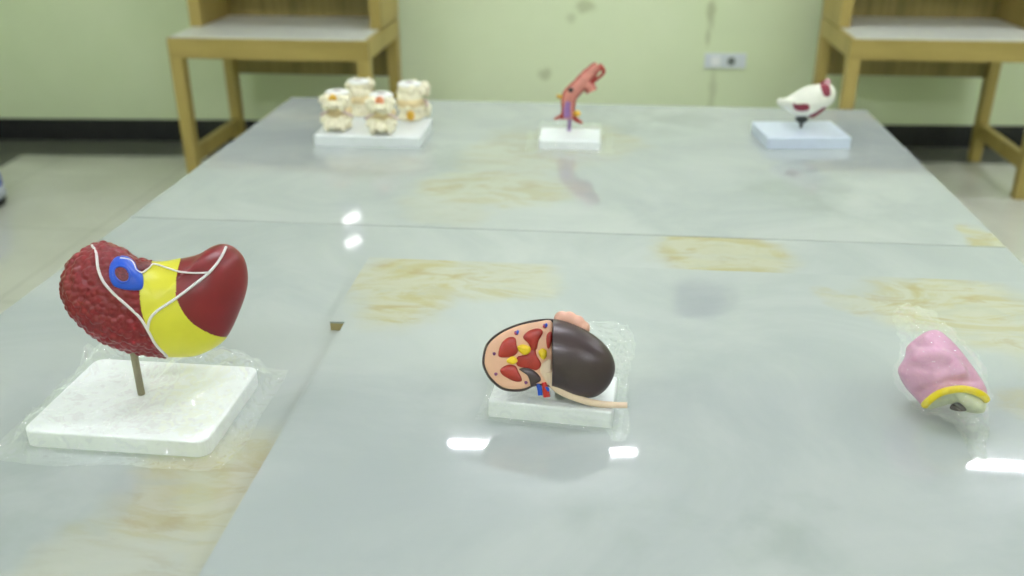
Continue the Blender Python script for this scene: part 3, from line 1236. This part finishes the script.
def vertebra(px, py, s, turn, name, tilt, top):
    """two vertebral bodies with the disc between them and their rear processes"""
    f = at(px, py, FZ+VB.h)
    R = Matrix.Translation(f) @ Matrix.Rotation(turn, 4, 'Z') @ Matrix.Diagonal((s, s, s, 1))
    rnd = random.Random(int(px))

    def P(x, y, z):
        return R @ Vector((x, y, z))
    b = bmesh.new()
    for z0, sc in ((.002, 1.), (.054, .96)):
        prof = [(0, .032), (.006, .033), (.018, .028), (.03, .032), (.036, .031)]
        tube(b, [P(0, .008, z0+z) for z, r in prof], [r*sc*s for z, r in prof], 20)
        for sx in (-1, 1):
            tube(b, [P(sx*.018, -.016, z0+.026), P(sx*.03, -.024, z0+.026), P(sx*.038, -.024, z0+.027)], [.01*s, .01*s, .0085*s], 10)
            ball(b, P(sx*.021, -.034, z0+.014), .012*s, .8, .9, 1.3, sub=2)
            ball(b, P(sx*.019, -.032, z0+.031), .011*s, .9, .9, 1., sub=2)
            tube(b, [P(sx*.018, -.012, z0+.026), P(sx*.016, -.03, z0+.024)], .009*s, 10)
        tube(b, [P(0, -.026, z0+.024), P(0, -.04, z0+.018), P(0, -.048, z0+.011)], [.012*s, .011*s, .0095*s], 10)
        for k in range(14):
            a = rnd.uniform(0, 2*PI)
            ball(b, P(math.cos(a)*.03, .008+math.sin(a)*.03-.003, z0+rnd.uniform(.004, .034)), rnd.uniform(.005, .011)*s, sub=2)
    v = link('vertebra', merged(b, .003, 2, .5), M_bone, vert, org)
    b = bmesh.new()
    tube(b, [P(0, .008, z) for z in (.035, .039, .046, .053, .057)], [r*s for r in (.029, .0335, .0355, .0335, .029)], 24)
    link('disc', b, M_disc, v, org)
    # upper end plate with its coloured core
    b = bmesh.new()
    tube(b, [P(0, .008, z) for z in (.088, .0925, .096)], [r*s for r in (.029, .031, .026)], 24)
    link('end_plate', b, M_bonew, v, org)
    b = bmesh.new()
    ball(b, P(0, .008, .0955), .01*s, 1.2, 1, .3)
    link('disc_core', b, M_greyspot, v, org)
    if top is not None:
        b = bmesh.new()
        ball(b, P(top[0], top[1], top[2]), .0105*s, 1, .8, 1.25)
        link('marked_spot', b, top[3], v, org)
    for sx in (-1, 1):
        b = bmesh.new()
        tube(b, smooth_line([P(sx*.012, -.018, .05), P(sx*.03, -.022, .046), P(sx*.04, -.012, .036)], 5), .0038*s, 8)
        link('nerve_root', b, M_nerve, v, org)
    return v


v1 = vertebra(339, 128.5, 1.33, .0, 'v', 0, (0, -.034, .083, M_ochre))
v2 = vertebra(361, 114, 1.3, PI, 'v', 0, (.036, .004, .05, M_ochre))
v3 = vertebra(383, 131.5, 1.33, .12, 'v', 0, (0, -.034, .085, M_orange))
v4 = vertebra(413, 118.5, 1.36, PI-.55, 'v', 0, (-.024, .034, .018, M_ochre))

# ------------------------------------------------------------------ pink vessel-like model on a base
M_rpink = plain('salmon_organ_enamel', (204, 132, 118), .4, .12, 45)
M_redge = plain('red_edge_enamel', (160, 54, 46), .4, .15, 60)
M_viol = plain('violet_vessel_enamel', (150, 110, 168), .4, .1, 60)
M_black = plain('black_enamel', (32, 40, 36), .4, .1)
RB = Base((538.5, 149), (600, 150.5), .165, .03, FZ, .005)
org = RB.p(0, 0)
org.z = FZ
red = thing('airway_model', 'salmon pink branching organ model leaning right on a white base, far middle', 'anatomical model', org)
link('base', RB.bm(), M_white_b, red, org, False)
rb = RB.p(0, .03, RB.h)
RP = Plane(rb, EYE-rb)


def c6(x, y):
    return (535+x/5.49, 55+y/5.49)


def rtube(bm, pts, rad, z=0., flat=.62, grow=0.):
    u = smooth_line(RP.uvs([c6(*p) for p in pts]), 6)
    n = len(u)-1
    rr = []
    for i in range(n+1):
        f = i/n*(len(rad)-1)
        k = min(int(f), len(rad)-2)
        rr.append((rad[k]+(rad[k+1]-rad[k])*(f-k))+grow)
    tube(bm, [RP.w(p.x, p.y, z) for p in u], rr, 14, flat, RP.N)


mm = .00064                              # metres per zoomed pixel at that distance
segs = [([(183, 352), (182, 290), (190, 225), (235, 175), (290, 112), (346, 58)], [36*mm, 37*mm, 42*mm, 40*mm, 36*mm, 27*mm]),
        ([(350, 55), (376, 82), (372, 104), (336, 136), (306, 158)], [16*mm, 12*mm, 10*mm, 9*mm, 12*mm]),
        ([(250, 165), (295, 172), (312, 202)], [28*mm, 28*mm, 34*mm]),
        ([(160, 318), (140, 338), (105, 352)], [14*mm, 12*mm, 7*mm]),
        ([(205, 335), (230, 358), (262, 374)], [14*mm, 14*mm, 8*mm])]
b = bmesh.new()
for p, r in segs:
    rtube(b, p, r, 0., .62)
link('organ_wall', merged(b, .003, 2, .5), M_redge, red, org)
b = bmesh.new()
for p, r in (segs[0], segs[2]):
    rtube(b, p, [x-9*mm for x in r], .008, .6)
link('organ_lining', merged(b, .003, 2, .5), M_rpink, red, org)
b = bmesh.new()
rtube(b, [(178, 345), (176, 300), (182, 258)], [19*mm, 19*mm, 14*mm], .021, .6)
link('violet_vessel', b, M_viol, red, org)
b = bmesh.new()
q = RP.uv(*c6(196, 193))
ball(b, RP.w(q.x, q.y, .021), 13*mm, 1.1, 1, 1)
link('dark_opening', b, M_black, red, org)
for nm, (x, y), r in (('yellow_spur', (136, 230), 12*mm), ('yellow_spur', (230, 322), 17*mm)):
    b = bmesh.new()
    q = RP.uv(*c6(x, y))
    ball(b, RP.w(q.x, q.y, .006), r, 1.25, .8, .9)
    q = RP.uv(*c6(x-12 if x < 200 else x+4, y-8))
    ball(b, RP.w(q.x, q.y, .006), r*.6)
    link(nm, merged(b, .0025, 1), M_ochre, red, org)
q = RP.w(*RP.uv(*c6(208, 372))[:2], 0)
b = bmesh.new()
pe = RP.w(*RP.uv(*c6(190, 335))[:2], 0)
cyl(b, (pe.x, pe.y, FZ+RB.h-.002), (pe.x, pe.y, max(pe.z, FZ+RB.h+.02)), .006)
link('rod', b, M_viol, red, org)
fl = link('plastic_wrap', sheet(RB, .05, lambda u, v: .02*max(0, v/RB.d*2)*(.3+abs(noise.noise(Vector((u*20, v*20, 4))))), .005, 2.7, [(Vector((pe.x, pe.y, 0)), .014)], .016, .02), M_film_bag)
tag(fl, 'clear plastic film over the base of the salmon pink model', 'plastic wrap')

# ------------------------------------------------------------------ white bone model with maroon patches
M_ivory = plain('ivory_bone_enamel', (240, 240, 226), .42, .03, 30)
M_patch = plain('maroon_patch_enamel', (134, 40, 58), .4, .1, 60)
M_pk = plain('pink_nub_enamel', (226, 170, 182), .45, .05)
NB = Base((767, 149), (850.5, 148.5), .215, .038, FZ, .006)
org = NB.p(0, 0)
org.z = FZ
bone = thing('bone_model', 'ivory bone model with maroon patches on a dark peg and white base, far right', 'anatomical model', org)
link('base', NB.bm(), plain('bluish_white_plastic', (214, 224, 240), .35, .02), bone, org, False)


def c7(x, y):
    return (745+x/6.06, 65+y/6.06)


nf = at(*c7(338, 375), FZ+NB.h)
d_ = ray(*c7(372, 240))
nb0 = EYE+d_*(math.hypot(nf.x, nf.y)/math.hypot(d_.x, d_.y))
NP = Plane(nb0, EYE-nb0)
bo = NP.uvs([c7(*p) for p in ((196, 225), (215, 200), (248, 198), (300, 165), (370, 130), (450, 115), (510, 115), (545, 140), (552, 180), (537, 220), (500, 255), (450, 285), (410, 312), (370, 318), (320, 312), (280, 290), (245, 265), (208, 250))])
NBu = Bulge(NP, bo, .05, .045, 160, 40, NP.uv(*c7(375, 225)))
link('bone_body', NBu.bm(lambda c: .002*noise.noise(c*30)), M_ivory, bone, org)


def on_bone(pts, off=.0015, mat=M_patch, name='muscle_patch'):
    """patch that follows the bone's own curve"""
    B2 = Bulge(NP, NBu.trace([c7(*p) for p in pts]), .001, .001, 60, 10)
    V, Fc = B2.grid()
    b = bmesh.new()
    vs = [b.verts.new(NP.w(u, v, NBu.z(u, v)+off+(z if z > 0 else z*3))) for u, v, z in V]
    for f in Fc:
        b.faces.new([vs[i] for i in f])
    return link(name, b, mat, bone, org)


on_bone([(290, 228), (312, 238), (380, 237), (388, 270), (345, 280), (300, 268)])
on_bone([(456, 106), (488, 96), (512, 126), (518, 182), (484, 190), (464, 152)])
on_bone([(386, 308), (430, 286), (476, 256), (490, 262), (446, 300), (408, 320)])
b = bmesh.new()
q = NP.uv(*c7(500, 105))
ball(b, NP.w(q.x, q.y, .0), .009, 1.2, 1, 1.2)
link('pink_nub', b, M_pk, bone, org)
b = bmesh.new()
q = NP.uv(*c7(214, 222))
ball(b, NP.w(q.x, q.y, .004), .011, 1.1, 1, 1.1)
link('bone_tip', b, M_ivory, bone, org)
b = bmesh.new()
q = NP.uv(*c7(345, 324))
pk = NP.w(q.x, q.y, 0)
ball(b, pk, .0185, 1.15, 1, .9)
cyl(b, pk, (pk.x, pk.y, FZ+NB.h-.002), .009, .004)
link('dark_peg', b, M_black, bone, org)

# ------------------------------------------------------------------ world and view
w = bpy.data.worlds.new('world')
S.world = w
w.use_nodes = True
bg = w.node_tree.nodes['Background']
bg.inputs[0].default_value = (.9, .95, 1, 1)
bg.inputs[1].default_value = .3
vs_ = S.view_settings
vs_.view_transform = 'Standard'
vs_.look = 'None'
vs_.gamma = 1
vs_.use_curve_mapping = False
vs_.exposure = 0.34
S.cycles.use_denoising = True
S.cycles.max_bounces = 10
S.cycles.transparent_max_bounces = 16
